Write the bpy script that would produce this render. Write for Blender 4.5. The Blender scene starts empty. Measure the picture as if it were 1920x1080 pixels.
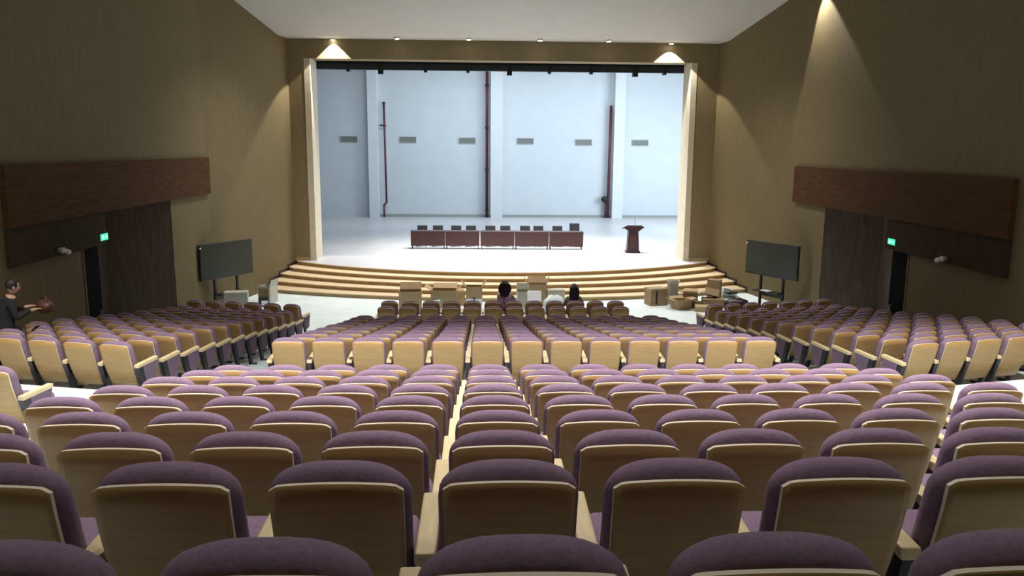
import bpy, bmesh, math, random
from mathutils import Vector, Matrix
random.seed(7)
C = bpy.context.scene.collection
PI = math.pi
R = math.radians

# ------------------------------------------------------------------ camera
CAM = Vector((-.66, 0, 5.2))
yaw, pitch, roll = R(2.25), R(10.02), R(.45)
fw = Vector((math.sin(yaw)*math.cos(pitch), math.cos(yaw)*math.cos(pitch), -math.sin(pitch)))
r0 = Vector((math.cos(yaw), -math.sin(yaw), 0)); u0 = r0.cross(fw)
rt = r0*math.cos(roll)+u0*math.sin(roll); up = u0*math.cos(roll)-r0*math.sin(roll)
cd = bpy.data.cameras.new('camera'); cam = bpy.data.objects.new('camera', cd); C.objects.link(cam)
M4 = Matrix((rt, up, -fw)).transposed().to_4x4(); M4.translation = CAM
cam.matrix_world = M4
cd.sensor_width = 36; cd.lens = 36*1500/1920; cd.clip_start = .05; cd.clip_end = 300
bpy.context.scene.camera = cam

# ------------------------------------------------------------------ world, exposure, large lights
w = bpy.data.worlds.new('world'); bpy.context.scene.world = w; w.use_nodes = True
w.node_tree.nodes['Background'].inputs[0].default_value = (.5, .55, .6, 1)
w.node_tree.nodes['Background'].inputs[1].default_value = .05
vs = bpy.context.scene.view_settings
vs.view_transform = 'Standard'; vs.look = 'None'; vs.gamma = 1; vs.exposure = 0.0
try: vs.use_curve_mapping = False
except Exception: pass

def area(name, loc, target, sx, sy, power, col, spread=180):
    l = bpy.data.lights.new(name, 'AREA'); l.shape = 'RECTANGLE'; l.size = sx; l.size_y = sy
    l.energy = power; l.color = col; l.spread = R(spread)
    o = bpy.data.objects.new(name, l); C.objects.link(o); o.location = loc
    o.rotation_euler = (Vector(target)-Vector(loc)).to_track_quat('-Z', 'Y').to_euler(); return o
def spot(name, loc, target, power, col, ang, blend=.3, rad=.1):
    l = bpy.data.lights.new(name, 'SPOT'); l.energy = power; l.color = col; l.spot_size = R(ang)
    l.spot_blend = blend; l.shadow_soft_size = rad
    o = bpy.data.objects.new(name, l); C.objects.link(o); o.location = loc
    o.rotation_euler = (Vector(target)-Vector(loc)).to_track_quat('-Z', 'Y').to_euler(); return o

NEUT = (1, .97, .93); COOL = (.80, .92, 1.0)
# house lights over the cross aisle
for x in (-6.2, 0, 6.2):
    spot('house_light', (x, 7.9, 11.3), (x, 8.4, 0), 4700, NEUT, 90, .9, .25)
    spot('house_light', (x, 3.4, 11.6), (x, 3.9, 0), 330, NEUT, 110, .9, .3)
# house lights over the front rows and the front floor
for x in (-6, 0, 6):
    spot('house_light', (x, 16.8, 11.3), (x, 17.2, 0), 110, NEUT, 95, .9, .25)
for x in (-5, 0, 5):
    spot('house_light', (x, 25.6, 10.0), (x, 25.6, 0), 1550, NEUT, 125, 1, .2)
# wall washer at the right corner
spot('wall_washer', (9.05, 24.6, 10.1), (9.6, 23.3, 5), 700, NEUT, 70, .15, .06)
# stage lighting
area('stage_light', (1.5, 35.5, 10.4), (1.5, 34.2, 0), 9, 1.5, 1500, (1, .98, .94), 95)
area('stage_light', (1, 45, 11.5), (1, 47, 0), 16, 3, 1150, COOL, 160)
area('stage_daylight', (15.5, 42, 5.5), (2, 47, 3), 8, 7, 1750, COOL, 170)

# ------------------------------------------------------------------ materials
def mat(name, col, rough=.6, noise=0, scale=8, stretch=(1, 1, 1), col2=None, bump=0, metal=0, emit=0, spec=.5):
    m = bpy.data.materials.new(name); m.use_nodes = True; nt = m.node_tree
    b = nt.nodes['Principled BSDF']; b.inputs['Roughness'].default_value = rough
    b.inputs['Metallic'].default_value = metal; b.inputs['Specular IOR Level'].default_value = spec
    b.inputs['Base Color'].default_value = (*col, 1)
    if emit:
        b.inputs['Emission Color'].default_value = (*col, 1); b.inputs['Emission Strength'].default_value = emit
    if noise or bump or col2:
        tc = nt.nodes.new('ShaderNodeTexCoord'); mp = nt.nodes.new('ShaderNodeMapping')
        mp.inputs['Scale'].default_value = stretch
        n = nt.nodes.new('ShaderNodeTexNoise'); n.inputs['Scale'].default_value = scale; n.inputs['Detail'].default_value = 4
        nt.links.new(tc.outputs['Object'], mp.inputs[0]); nt.links.new(mp.outputs[0], n.inputs['Vector'])
        if noise or col2:
            c2 = col2 or tuple(max(0, c*(1-noise)) for c in col)
            c1 = col if col2 else tuple(min(1, c*(1+noise)) for c in col)
            rp = nt.nodes.new('ShaderNodeValToRGB'); rp.color_ramp.elements[0].position = .3; rp.color_ramp.elements[1].position = .7
            rp.color_ramp.elements[0].color = (*c2, 1); rp.color_ramp.elements[1].color = (*c1, 1)
            nt.links.new(n.outputs['Fac'], rp.inputs[0]); nt.links.new(rp.outputs[0], b.inputs['Base Color'])
        if bump:
            bp = nt.nodes.new('ShaderNodeBump'); bp.inputs['Strength'].default_value = bump; bp.inputs['Distance'].default_value = .01
            nt.links.new(n.outputs['Fac'], bp.inputs['Height']); nt.links.new(bp.outputs[0], b.inputs['Normal'])
    return m

M = {}
M['wall'] = mat('wall_panelling', (.158, .122, .063), .8, .09, 3, (6, 6, .5), bump=.15, spec=.12)
M['portal'] = mat('portal_panelling', (.215, .165, .085), .65, .08, 3, (6, 6, .5), bump=.1)
M['reveal'] = mat('reveal_board', (.62, .55, .42), .6, .05, 4)
M['brown'] = mat('brown_veneer', (.075, .035, .015), .85, .22, 3, (.6, .6, 5), spec=.1)
M['brown_dark'] = mat('dark_brown_lining', (.30, .24, .20), .9, .2, 3, (4, 4, .6), spec=.1)
M['lower_panel'] = mat('dark_brown_panel', (.050, .032, .021), .9, .2, 3, (4, 4, .6), spec=.1)
M['ceiling'] = mat('ceiling_plaster', (.50, .485, .455), .85, .03, 2)
M['floor'] = mat('pale_floor', (.82, .92, .925), .42, .05, 1.6, bump=.05)
M['deck'] = mat('stage_deck', (.55, .55, .57), .35, .06, 1.2, (1, .3, 1))
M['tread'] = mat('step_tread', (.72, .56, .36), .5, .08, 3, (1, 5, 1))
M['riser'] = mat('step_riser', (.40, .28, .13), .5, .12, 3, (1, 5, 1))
M['cyc'] = mat('stage_wall_paint', (.57, .62, .665), .8, .025, 1.2)
M['column'] = mat('column_paint', (.64, .68, .72), .8, .02, 1.2)
M['door'] = mat('black_door', (.006, .006, .007), .9, spec=.1)
M['black'] = mat('black_metal', (.012, .012, .014), .45)
M['truss'] = mat('truss_paint', (.018, .026, .032), .6)
M['pipe'] = mat('red_pipe', (.11, .02, .03), .4)
M['vent'] = mat('vent_grey', (.30, .32, .31), .6)
M['vent_slat'] = mat('vent_slat_grey', (.24, .26, .25), .6)
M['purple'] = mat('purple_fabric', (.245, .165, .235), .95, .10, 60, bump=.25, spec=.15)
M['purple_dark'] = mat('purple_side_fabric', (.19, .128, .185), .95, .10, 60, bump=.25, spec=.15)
M['wood'] = mat('chair_plywood', (.415, .252, .095), .42, .10, 4, (1, 1, 9))
M['wood_edge'] = mat('plywood_edge', (.76, .67, .52), .4, .05, 8)
M['arm'] = mat('armrest_wood', (.72, .57, .32), .38, .08, 5, (8, 1, 1))
M['table'] = mat('table_veneer', (.060, .018, .016), .4, .18, 3, (1, 1, 8))
M['table_dark'] = mat('table_edge_dark', (.035, .018, .02), .4)
M['seatback'] = mat('black_leatherette', (.025, .028, .034), .45)
M['lectern'] = mat('lectern_veneer', (.035, .010, .014), .4, .15, 3, (5, 5, .6))
M['screen'] = mat('screen_glass', (.020, .032, .030), .22)
M['bezel'] = mat('screen_bezel', (.022, .022, .024), .35)
M['card'] = mat('cardboard', (.46, .33, .185), .8, .07, 5)
M['card_dark'] = mat('cardboard_inside', (.33, .23, .13), .85, .07, 5)
M['card_pale'] = mat('pale_carton', (.52, .50, .42), .8, .05, 5)
M['white'] = mat('white_sheet', (.88, .89, .90), .7)
M['foam'] = mat('white_foam', (.70, .76, .73), .8)
M['teal'] = mat('teal_packet', (.40, .55, .57), .6)
M['tape'] = mat('packing_tape', (.55, .42, .26), .3)
M['hair'] = mat('dark_hair', (.016, .010, .010), .5, .3, 30, (3, 3, .4), bump=.5)
M['hair2'] = mat('black_hair', (.020, .026, .022), .5, .3, 30, (3, 3, .4), bump=.5)
M['skin'] = mat('skin', (.50, .30, .21), .55)
M['flower'] = mat('floral_print', (.95, .85, .90), .85, 0, 16, col2=(.30, .10, .17))
M['olive'] = mat('olive_jacket', (.26, .25, .16), .85, .1, 12)
M['navy'] = mat('dark_clothes', (.014, .014, .017), .85, .15, 12)
M['brownbag'] = mat('brown_leather', (.10, .035, .02), .5, .2, 14)
M['lamp'] = mat('lamp_glow', (1, .93, .80), .5, emit=30)
M['lampring'] = mat('lamp_ring', (.7, .7, .68), .4)
M['exit'] = mat('exit_green', (.02, .75, .32), .5, emit=1.4)
M['exitw'] = mat('exit_pictogram', (.75, 1, .85), .5, emit=1.3)
M['dome'] = mat('lamp_head_white', (.75, .72, .70), .4)

# ------------------------------------------------------------------ helpers
def box(bm, x0, x1, y0, y1, z0, z1, mi=0, bev=0):
    vs_ = [bm.verts.new(p) for p in ((x0, y0, z0), (x1, y0, z0), (x1, y1, z0), (x0, y1, z0), (x0, y0, z1), (x1, y0, z1), (x1, y1, z1), (x0, y1, z1))]
    fs = [bm.faces.new([vs_[i] for i in q]) for q in ((3, 2, 1, 0), (4, 5, 6, 7), (0, 1, 5, 4), (1, 2, 6, 5), (2, 3, 7, 6), (3, 0, 4, 7))]
    for f in fs: f.material_index = mi
    if bev:
        es = list({e for f in fs for e in f.edges})
        bmesh.ops.bevel(bm, geom=es, offset=bev, segments=2, affect='EDGES', profile=.5)
    return fs
def prism(bm, pts, z0, z1, mi=0):
    """vertical prism over xy polygon"""
    a = [bm.verts.new((x, y, z0)) for x, y in pts]; b = [bm.verts.new((x, y, z1)) for x, y in pts]
    n = len(pts); fs = [bm.faces.new(b), bm.faces.new(a[::-1])]
    for i in range(n): fs.append(bm.faces.new((a[i], a[(i+1) % n], b[(i+1) % n], b[i])))
    for f in fs: f.material_index = mi
    bmesh.ops.recalc_face_normals(bm, faces=fs); return fs
def prism_x(bm, pts, x0, x1, mi=0):
    """prism over yz polygon, extruded along x"""
    a = [bm.verts.new((x0, y, z)) for y, z in pts]; b = [bm.verts.new((x1, y, z)) for y, z in pts]
    n = len(pts); fs = [bm.faces.new(b), bm.faces.new(a[::-1])]
    for i in range(n): fs.append(bm.faces.new((a[i], a[(i+1) % n], b[(i+1) % n], b[i])))
    for f in fs: f.material_index = mi
    bmesh.ops.recalc_face_normals(bm, faces=fs); return fs
def tube(bm, p0, p1, r1, r2=None, n=10, mi=0):
    p0, p1 = Vector(p0), Vector(p1); r2 = r1 if r2 is None else r2
    d = p1-p0; q = d.to_track_quat('Z', 'Y')
    A, B = [], []
    for i in range(n):
        a = 2*PI*i/n; v = Vector((math.cos(a), math.sin(a), 0))
        A.append(bm.verts.new(p0+q@(v*r1))); B.append(bm.verts.new(p1+q@(v*r2)))
    fs = [bm.faces.new(A[::-1]), bm.faces.new(B)]
    for i in range(n): fs.append(bm.faces.new((A[i], A[(i+1) % n], B[(i+1) % n], B[i])))
    for f in fs: f.material_index = mi; f.smooth = True
    return fs
def ball(bm, c, rx, ry, rz, mi=0, seg=14):
    r = bmesh.ops.create_uvsphere(bm, u_segments=seg, v_segments=max(6, seg*2//3), radius=1)
    for v in r['verts']: v.co = Vector((v.co.x*rx+c[0], v.co.y*ry+c[1], v.co.z*rz+c[2]))
    for f in {f for v in r['verts'] for f in v.link_faces}: f.material_index = mi; f.smooth = True
    return r['verts']
def obj(name, bm, mats, parent=None, smooth=False):
    me = bpy.data.meshes.new(name)
    if isinstance(bm, bmesh.types.BMesh):
        bmesh.ops.recalc_face_normals(bm, faces=bm.faces)
        if smooth:
            for f in bm.faces: f.smooth = True
        bm.to_mesh(me); bm.free()
    else: me = bm
    for m in (mats if isinstance(mats, (list, tuple)) else [mats]): me.materials.append(m)
    o = bpy.data.objects.new(name, me); C.objects.link(o)
    if parent: o.parent = parent
    return o
def tag(o, label, cat, group=None, kind=None):
    o['label'] = label; o['category'] = cat
    if group: o['group'] = group
    if kind: o['kind'] = kind
    return o
def struct(name, bm, mats):
    o = obj(name, bm, mats); o['kind'] = 'structure'; return o
def thing(name, label, cat, loc=(0, 0, 0), rz=0, group=None):
    o = bpy.data.objects.new(name, None); C.objects.link(o); o.empty_display_size = .1
    o.location = loc; o.rotation_euler = (0, 0, rz); return tag(o, label, cat, group)
NB = bmesh.new

def px(p):
    d = Vector(p)-CAM; z = d.dot(fw)
    return 960+1500*d.dot(rt)/z, 540-1500*d.dot(up)/z, z

# ------------------------------------------------------------------ the setting
LW, RW = -9.08, 9.5           # side wall planes
LC, RC = 25.1, 25.6           # corner where the splayed wall starts
T13 = math.tan(R(13))
REAR = [(1.62, 3.35), (2.53, 3.16), (3.39, 2.95), (4.26, 2.75), (5.13, 2.56), (5.98, 2.38), (6.86, 2.19), (7.74, 2.0), (8.65, 1.80)]
CEN = [(11.2+.925*k, z) for k, z in enumerate([1.5, 1.33, 1.17, 1.01, .86, .69, .54, .40, .25])]
FRONT = [(20.95, 0.0), (21.75, 0.0)]
SIDE = list(zip([10.96, 11.8, 12.64, 13.47, 14.33, 15.18, 16.04, 16.87, 17.75, 18.62, 19.45, 20.35, 21.2],
                [1.50, 1.36, 1.22, 1.08, .95, .81, .67, .53, .39, .26, .13, .0, .0]))
fl = NB(); box(fl, LW-.3, RW+.3, 11.5, 32.2, -.3, 0)
floor = struct('floor', fl, M['floor'])
def bend(y, x): return y+max(0, abs(x)-5.4)*T13
def band(bm, ya, yb, z, mode):
    """one floor level between row lines ya and yb"""
    if mode == 'centre': prism(bm, [(-3.62, ya), (3.56, ya), (3.56, yb), (-3.62, yb)], -.1, z)
    elif mode == 'side':
        prism(bm, [(LW, bend(ya, LW)), (-5.4, ya), (-3.62, ya), (-3.62, yb), (-5.4, yb), (LW, bend(yb, LW))], -.1, z)
        prism(bm, [(3.56, ya), (5.4, ya), (RW, bend(ya, RW)), (RW, bend(yb, RW)), (5.4, yb), (3.56, yb)], -.1, z)
    else:
        prism(bm, [(LW, bend(ya, LW)), (-5.4, ya), (5.4, ya), (RW, bend(ya, RW)), (RW, bend(yb, RW)), (5.4, yb), (-5.4, yb), (LW, bend(yb, LW))], -.1, z)
OFF = .16
bm = NB(); prism(bm, [(LW, -2.5), (RW, -2.5), (RW, bend(REAR[0][0]-OFF, RW)), (5.4, REAR[0][0]-OFF), (-5.4, REAR[0][0]-OFF), (LW, bend(REAR[0][0]-OFF, LW))], -.1, 3.58)
obj('floor_tier', bm, M['floor'], floor)
for i, (y, z) in enumerate(REAR):
    yb = REAR[i+1][0]-OFF if i < 8 else 10.86
    bm = NB(); band(bm, y-OFF, yb, z, 'all'); obj('floor_tier', bm, M['floor'], floor)
bm = NB(); prism(bm, [(-3.62, 10.86), (3.56, 10.86), (3.56, 11.1), (-3.62, 11.1)], -.1, 1.8)
obj('floor_tier', bm, M['floor'], floor)
for i, (y, z) in enumerate(CEN):
    yb = CEN[i+1][0]-OFF if i < 8 else 19.7
    bm = NB(); band(bm, y-OFF, yb, z, 'centre'); obj('floor_tier', bm, M['floor'], floor)
for i, (y, z) in enumerate(SIDE[:11]):
    bm = NB(); band(bm, y-OFF, SIDE[i+1][0]-OFF, z, 'side'); obj('floor_tier', bm, M['floor'], floor)

def side_wall(name, X, s, corner, niche, door, ztop):
    """X wall plane, s outward sign, niche (y0,y1,z), door (y0,y1,z)"""
    o = struct(name, _wall_bm(X, s, corner, niche, door), M['wall'])
    # lining of the recess
    y0, y1, z1 = niche; xo = X+s*1.8
    bm = NB()
    box(bm, min(xo, xo+s*.1), max(xo, xo+s*.1), y0, y1, 0, z1)
    box(bm, min(X+s*.02, xo), max(X+s*.02, xo), y1-.004, y1+.1, 0, z1)
    box(bm, min(X+s*.3, xo), max(X+s*.3, xo), y0-.1, y0+.004, 0, z1)
    box(bm, min(X+s*.02, xo), max(X+s*.02, xo), y0, y1, z1, z1+.1)
    obj('recess_lining', bm, M['brown_dark'], o)
    bm = NB(); box(bm, min(X, xo), max(X, xo), y0, y1, -.1, .0); obj('recess_floor', bm, M['floor'], o)
    return o
def _wall_bm(X, s, corner, niche, door):
    bm = NB(); a, b = min(X, X+s*.3), max(X, X+s*.3)
    y0, y1, z1 = niche; d0, d1, dz = door
    box(bm, a, b, -2.5, d0, -.1, 13); box(bm, a, b, d0, d1, dz, 13)
    if y0 > d1: box(bm, a, b, d1, y0, -.1, 13)
    box(bm, a, b, y0, y1, z1, 13); box(bm, a, b, y1, corner, -.1, 13)
    return bm
wl = side_wall('wall_left', LW, -1, LC, (18.1, 22.1, 3.71), (17.15, 18.1, 3.0), 0)
wr = side_wall('wall_right', RW, 1, RC, (19.5, 23.3, 3.52), (18.5, 19.5, 2.8), 0)
for X, s, corner, px_ in ((LW, -1, LC, -8.0), (RW, 1, RC, 8.52)):
    bm = NB(); prism(bm, [(X, corner), (px_, 31.7), (px_+s*.35, 31.8), (X+s*.35, corner)], -.1, 13)
    struct('wall_splay_'+('left' if s < 0 else 'right'), bm, M['wall'])
# brown fascia above the entrances: bulkhead board + lower panel
def fascia(side, X, s, y0, y1, zt, zb, py1, pz):
    a, b = sorted((X-s*.12, X+s*.0)); bm = NB(); box(bm, a, b, y0, y1, zb, zt, bev=.008)
    t = struct('trim_fascia_'+side, bm, M['brown'])
    a, b = sorted((X-s*.07, X)); bm = NB(); box(bm, a, b, y0, py1, pz, zb)
    obj('lower_panel', bm, M['lower_panel'], t)['label'] = 'darker lower panel'
fascia('left', LW, -1, 14.4, 25.08, 4.80, 3.71, 18.1, 3.0)
fascia('right', RW, 1, 14.85, 25.58, 4.66, 3.52, 19.5, 2.78)
# doors
for n, X, s, y0, y1, z0, z1 in ((1, LW, -1, 17.15, 18.1, .40, 2.99), (2, RW, 1, 18.5, 19.5, .26, 2.77)):
    a, b = sorted((X+s*.14, X+s*.20)); bm = NB(); box(bm, a, b, y0, y1, z0-.5, z1)
    d = struct('door_%d' % n, bm, M['door'])
    a, b = sorted((X-s*.015, X+s*.05)); bm = NB(); box(bm, a, b, y0-.06, y1+.06, z1, z1+.06); box(bm, a, b, y0-.06, y0, z0-.5, z1)
    obj('door_frame', bm, M['reveal'] if False else M['wall'], d)
    bm = NB(); a, b = sorted((X+s*.09, X+s*.14)); box(bm, a, b, y1-.16, y1-.12, z0+.95, z0+1.1); obj('door_handle', bm, M['vent'], d)

# proscenium wall
PL, PR, PT = -7.15, 7.48, 8.44
bm = NB()
box(bm, -8.35, PL-.25, 31.7, 32.7, -.1, 13); box(bm, PR+.22, 8.9, 31.7, 32.7, -.1, 13)
box(bm, PL-.25, PR+.22, 31.7, 32.5, PT, 13)
wf = struct('wall_front', bm, M['portal'])
bm = NB(); box(bm, PL-.25, PL-.02, 31.69, 32.9, .7, PT); obj('portal_reveal', bm, M['reveal'], wf)
bm = NB(); box(bm, PR+.0, PR+.22, 31.69, 32.9, .7, PT); obj('portal_reveal', bm, M['reveal'], wf)
bm = NB(); box(bm, -8.0, PL-.25, 31.66, 31.70, .7, .82); box(bm, PR+.22, 8.5, 31.66, 31.7, .7, .82)
struct('baseboard_front', bm, M['riser'])
# hall ceiling: soffit strip, slope, flat part
bm = NB()
prof = [(31.7, 9.17), (30.9, 9.17), (16.0, 12.0), (-2.5, 12.0), (-2.5, 12.4), (31.7, 12.4)]
prism_x(bm, prof, -9.6, 10.0)
struct('ceiling', bm, M['ceiling'])
bm = NB(); box(bm, LW-.4, RW+.4, -2.8, -2.5, -.1, 12.4); struct('wall_back', bm, M['wall'])
# stage house
bm = NB(); box(bm, -16.5, 17.5, 51.8, 52.1, .6, 14); ws = struct('wall_stage_back', bm, M['cyc'])
bm = NB(); box(bm, -16.8, -16.5, 31.8, 52.1, .0, 14); box(bm, -16.5, -8.35, 31.8, 32.1, 0, 14); struct('wall_stage_left', bm, M['cyc'])
bm = NB(); box(bm, 17.5, 17.8, 31.8, 52.1, .0, 14); box(bm, 8.9, 17.5, 31.8, 32.1, 0, 14); struct('wall_stage_right', bm, M['cyc'])
bm = NB(); box(bm, -16.8, 17.8, 31.8, 52.1, 14, 14.2); struct('ceiling_stage', bm, M['black'])
bm = NB(); box(bm, -16.5, 17.5, 51.74, 51.8, .7, .86); struct('baseboard_stage', bm, M['vent'])
for x0, x1 in ((-7.75, -7.15), (-.06, .70), (7.75, 8.42)):
    bm = NB(); box(bm, x0, x1, 51.25, 51.8, .7, 13.9); struct('trim_column', bm, M['column'])
bm = NB(); box(bm, -16.5, -7.75, 51.70, 51.8, .7, 13.9); obj('wall_panel', bm, M['cyc'], ws)

# ------------------------------------------------------------------ stage and steps
def arc(Yc, Rr, x, xc=.25): return Yc+Rr-math.sqrt(max(0, Rr*Rr-(x-xc)**2))
def wl_x(y): return -8.0-(31.7-y)*(8.0+LW)/-(31.7-LC) if False else -8.0-(31.7-y)*((-8.0-LW)/(31.7-LC))
def wr_x(y): return 8.52+(31.7-y)*((RW-8.52)/(31.7-RC))
bm = NB(); box(bm, -7.0, 7.3, 30.8, 31.7, 0.02, .5); stage = struct('floor_stage', bm, M['riser'])
def step_line(k):
    """front line of riser k (0 bottom .. 4 top)"""
    t = k/4; pts = []
    n = 40
    for i in range(n+1):
        x = -8.3+ (8.8+8.3)*i/n
        yb = arc(26.72, 21.5, x); yt = arc(28.68, 13.2, x)
        pts.append((x, yb*(1-t)+yt*t))
    pts[0] = (wl_x(pts[0][1]), pts[0][1]); pts[-1] = (wr_x(pts[-1][1]), pts[-1][1])
    return pts
for k in range(5):
    pts = step_line(k)
    z1 = .14*(k+1)
    bm = NB()
    back = [(x, 31.75) for x, y in (pts[-1], pts[0])]
    if k < 4:
        nx = step_line(k+1); back = nx[::-1]
        poly = pts+[(x, y+.12) for x, y in back]
    else: poly = pts+[(x, 31.95) for x, y in back]; z1 += .0015
    # riser and tread with a small nosing
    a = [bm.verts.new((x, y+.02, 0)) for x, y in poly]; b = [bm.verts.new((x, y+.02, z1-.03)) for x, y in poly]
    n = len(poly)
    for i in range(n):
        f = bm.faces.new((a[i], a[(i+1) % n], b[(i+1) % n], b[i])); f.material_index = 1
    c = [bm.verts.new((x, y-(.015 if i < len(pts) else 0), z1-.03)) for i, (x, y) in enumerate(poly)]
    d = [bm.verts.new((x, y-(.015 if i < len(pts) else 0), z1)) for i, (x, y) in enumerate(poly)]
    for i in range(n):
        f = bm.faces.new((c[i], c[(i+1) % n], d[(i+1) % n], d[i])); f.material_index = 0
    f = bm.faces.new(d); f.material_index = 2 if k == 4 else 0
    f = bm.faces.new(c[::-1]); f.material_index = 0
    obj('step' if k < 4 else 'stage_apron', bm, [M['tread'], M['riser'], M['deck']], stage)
bm = NB(); box(bm, -16.5, 17.5, 31.80, 51.8, .4, .70); obj('stage_deck', bm, M['deck'], stage)
# dark skirting that follows the steps on the splayed walls
for s, fx in ((-1, wl_x), (1, wr_x)):
    bm = NB()
    for k in range(5):
        pts = step_line(k); y0 = pts[0][1] if s < 0 else pts[-1][1]
        y1 = (step_line(k+1)[0 if s < 0 else -1][1] if k < 4 else 31.68)
        z = .14*(k+1)
        for ya, yb, za, zb in ((y0-.03, y1, z, z+.09), (y0-.09, y0-.03, z-.14, z+.09)):
            prism(bm, [(fx(ya), ya), (fx(yb), yb), (fx(yb)-s*.03, yb), (fx(ya)-s*.03, ya)], za, zb)
    struct('baseboard_'+('left' if s < 0 else 'right'), bm, M['black'])

# vents, pipes, truss
for i, (x, z) in enumerate([(-8.99, 5.58), (-5.3, 5.58), (-1.55, 5.55), (2.15, 5.55), (5.88, 5.5), (9.52, 5.5)]):
    yw = 51.70 if x < -7.75 else 51.8
    nm = ['leftmost', 'second', 'third', 'fourth', 'fifth', 'rightmost'][i]
    t = thing('wall_vent', '%s grey louvred vent in the stage back wall, counted from the left' % nm if 0 < i < 5 else '%s grey louvred vent in the stage back wall' % nm, 'vent', (x, yw, z), 0, 'vents in the stage back wall')
    bm = NB()
    for q in ((-.53, .53, -.19, -.15), (-.53, .53, .15, .19), (-.53, -.49, -.15, .15), (.49, .53, -.15, .15)): box(bm, q[0], q[1], -.05, 0, q[2], q[3])
    obj('frame', bm, M['vent'], t)
    bm = NB(); box(bm, -.49, .49, -.012, 0, -.15, .15); obj('backing', bm, M['vent'], t)
    for k in range(5):
        bm = NB(); z0 = -.15+.06*k; prism_x(bm, [(-.045, z0+.012), (-.012, z0+.045), (-.012, z0+.053), (-.045, z0+.02)], -.49, .49)
        obj('slat', bm, M['vent_slat'], t)
t = thing('fire_pipe', 'tall dark red pipe beside the middle column of the stage back wall', 'pipe', (-.30, 51.5, .7), 0, 'red pipes on the stage wall')
bm = NB(); tube(bm, (0, 0, 0), (0, 0, 12), .085, n=12); obj('pipe_run', bm, M['pipe'], t)
for z in (.4, 3, 5.6, 8.2):
    bm = NB(); tube(bm, (0, 0, z), (0, 0, z+.12), .12, n=12); box(bm, -.03, .03, .05, .29, z+.02, z+.1)
    obj('bracket', bm, M['black'], t)
t = thing('fire_pipe', 'dark pipe with a side branch and a kinked foot, left on the stage wall', 'pipe', (-6.75, 51.55, .7), 0, 'red pipes on the stage wall')
bm = NB(); tube(bm, (-.0, 0, 7.1), (0.06, 0, .95), .065, n=10); tube(bm, (.06, 0, .95), (-.1, 0, .75), .065, n=10); tube(bm, (-.1, 0, .75), (-.1, 0, 0), .065, n=10)
ball(bm, (.06, 0, .95), .08, .08, .08); ball(bm, (-.1, 0, .75), .08, .08, .08)
obj('pipe_run', bm, M['pipe'], t)
bm = NB(); tube(bm, (-.3, 0, 5.75), (.12, 0, 5.75), .05, n=8); tube(bm, (0, 0, 7.1), (0, 0, 7.2), .1, n=10); obj('branch', bm, M['black'], t)
t = thing('fire_pipe', 'dark red pipe with a round hydrant valve, right on the stage wall', 'pipe', (7.55, 51.5, .7), 0, 'red pipes on the stage wall')
bm = NB(); tube(bm, (.0, 0, 7.1), (-.04, 0, 0), .09, n=10); obj('pipe_run', bm, M['pipe'], t)
bm = NB(); tube(bm, (-.28, -.12, 1.2), (-.28, .06, 1.2), .20, n=16); tube(bm, (-.28, -.2, 1.2), (-.28, -.12, 1.2), .07, n=10); tube(bm, (-.28, 0, 1.2), (0, 0, 1.2), .06, n=8); tube(bm, (-.2, 0, 1.0), (-.2, 0, 0), .05, n=8)
obj('valve', bm, M['black'], t)
t = thing('curtain_track', 'dark curtain track hanging behind the top of the portal', 'track', (0, 33.4, 8.1))
bm = NB(); box(bm, -8.4, 8.7, -.12, .12, .1, .34); box(bm, -8.4, 8.7, -.05, .4, .34, 1.2); obj('beam', bm, M['truss'], t)
for x in (-6.0, -4.7, -2.9, -1.2, .48, 2.1, 3.8, 5.6, 6.8): 
    bm = NB(); big = x in (-4.7, .48, 5.6); w_ = .10 if big else .06
    box(bm, x-w_, x+w_, -.14, .14, -.06 if big else .02, .16); box(bm, x-w_/2, x+w_/2, -.16, -.1, .1, .36)
    obj('hanger_clamp', bm, M['black'], t)
# portal downlights
DL = [(-6.26, 31.58, 1), (-3.79, 31.0, 0), (-1.13, 31.0, 0), (1.54, 31.0, 0), (4.12, 31.0, 0), (6.59, 31.42, 1)]
names = ['leftmost', 'second', 'third', 'fourth', 'fifth', 'rightmost']
for i, (x, y, big) in enumerate(DL):
    lb = ['leftmost round downlight above the portal, throwing a bright triangle on the wall', 'second round downlight from the left above the portal', 'third round downlight from the left above the portal', 'fourth round downlight from the left above the portal', 'fifth round downlight from the left above the portal', 'rightmost round downlight above the portal, throwing a bright arch on the wall'][i]
    t = thing('downlight', lb, 'lamp', (x, y, 9.17), 0, 'downlights above the portal')
    bm = NB(); tube(bm, (0, 0, -.06), (0, 0, 0), .10, .11, 16); obj('ring', bm, M['lampring'], t)
    bm = NB(); tube(bm, (0, 0, -.075), (0, 0, -.06), .075, .075, 16); obj('bulb', bm, M['lamp'], t)
    if big: spot('downlight_beam', (x, y-.0, 9.07), (x, y+.10, 0), 900 if x < 0 else 650, (1, .95, .82), 96, .12, .02)
    else: spot('downlight_beam', (x, y, 9.07), (x, y+.1, 0), 110, (1, .93, .8), 80, .8, .03)
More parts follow.
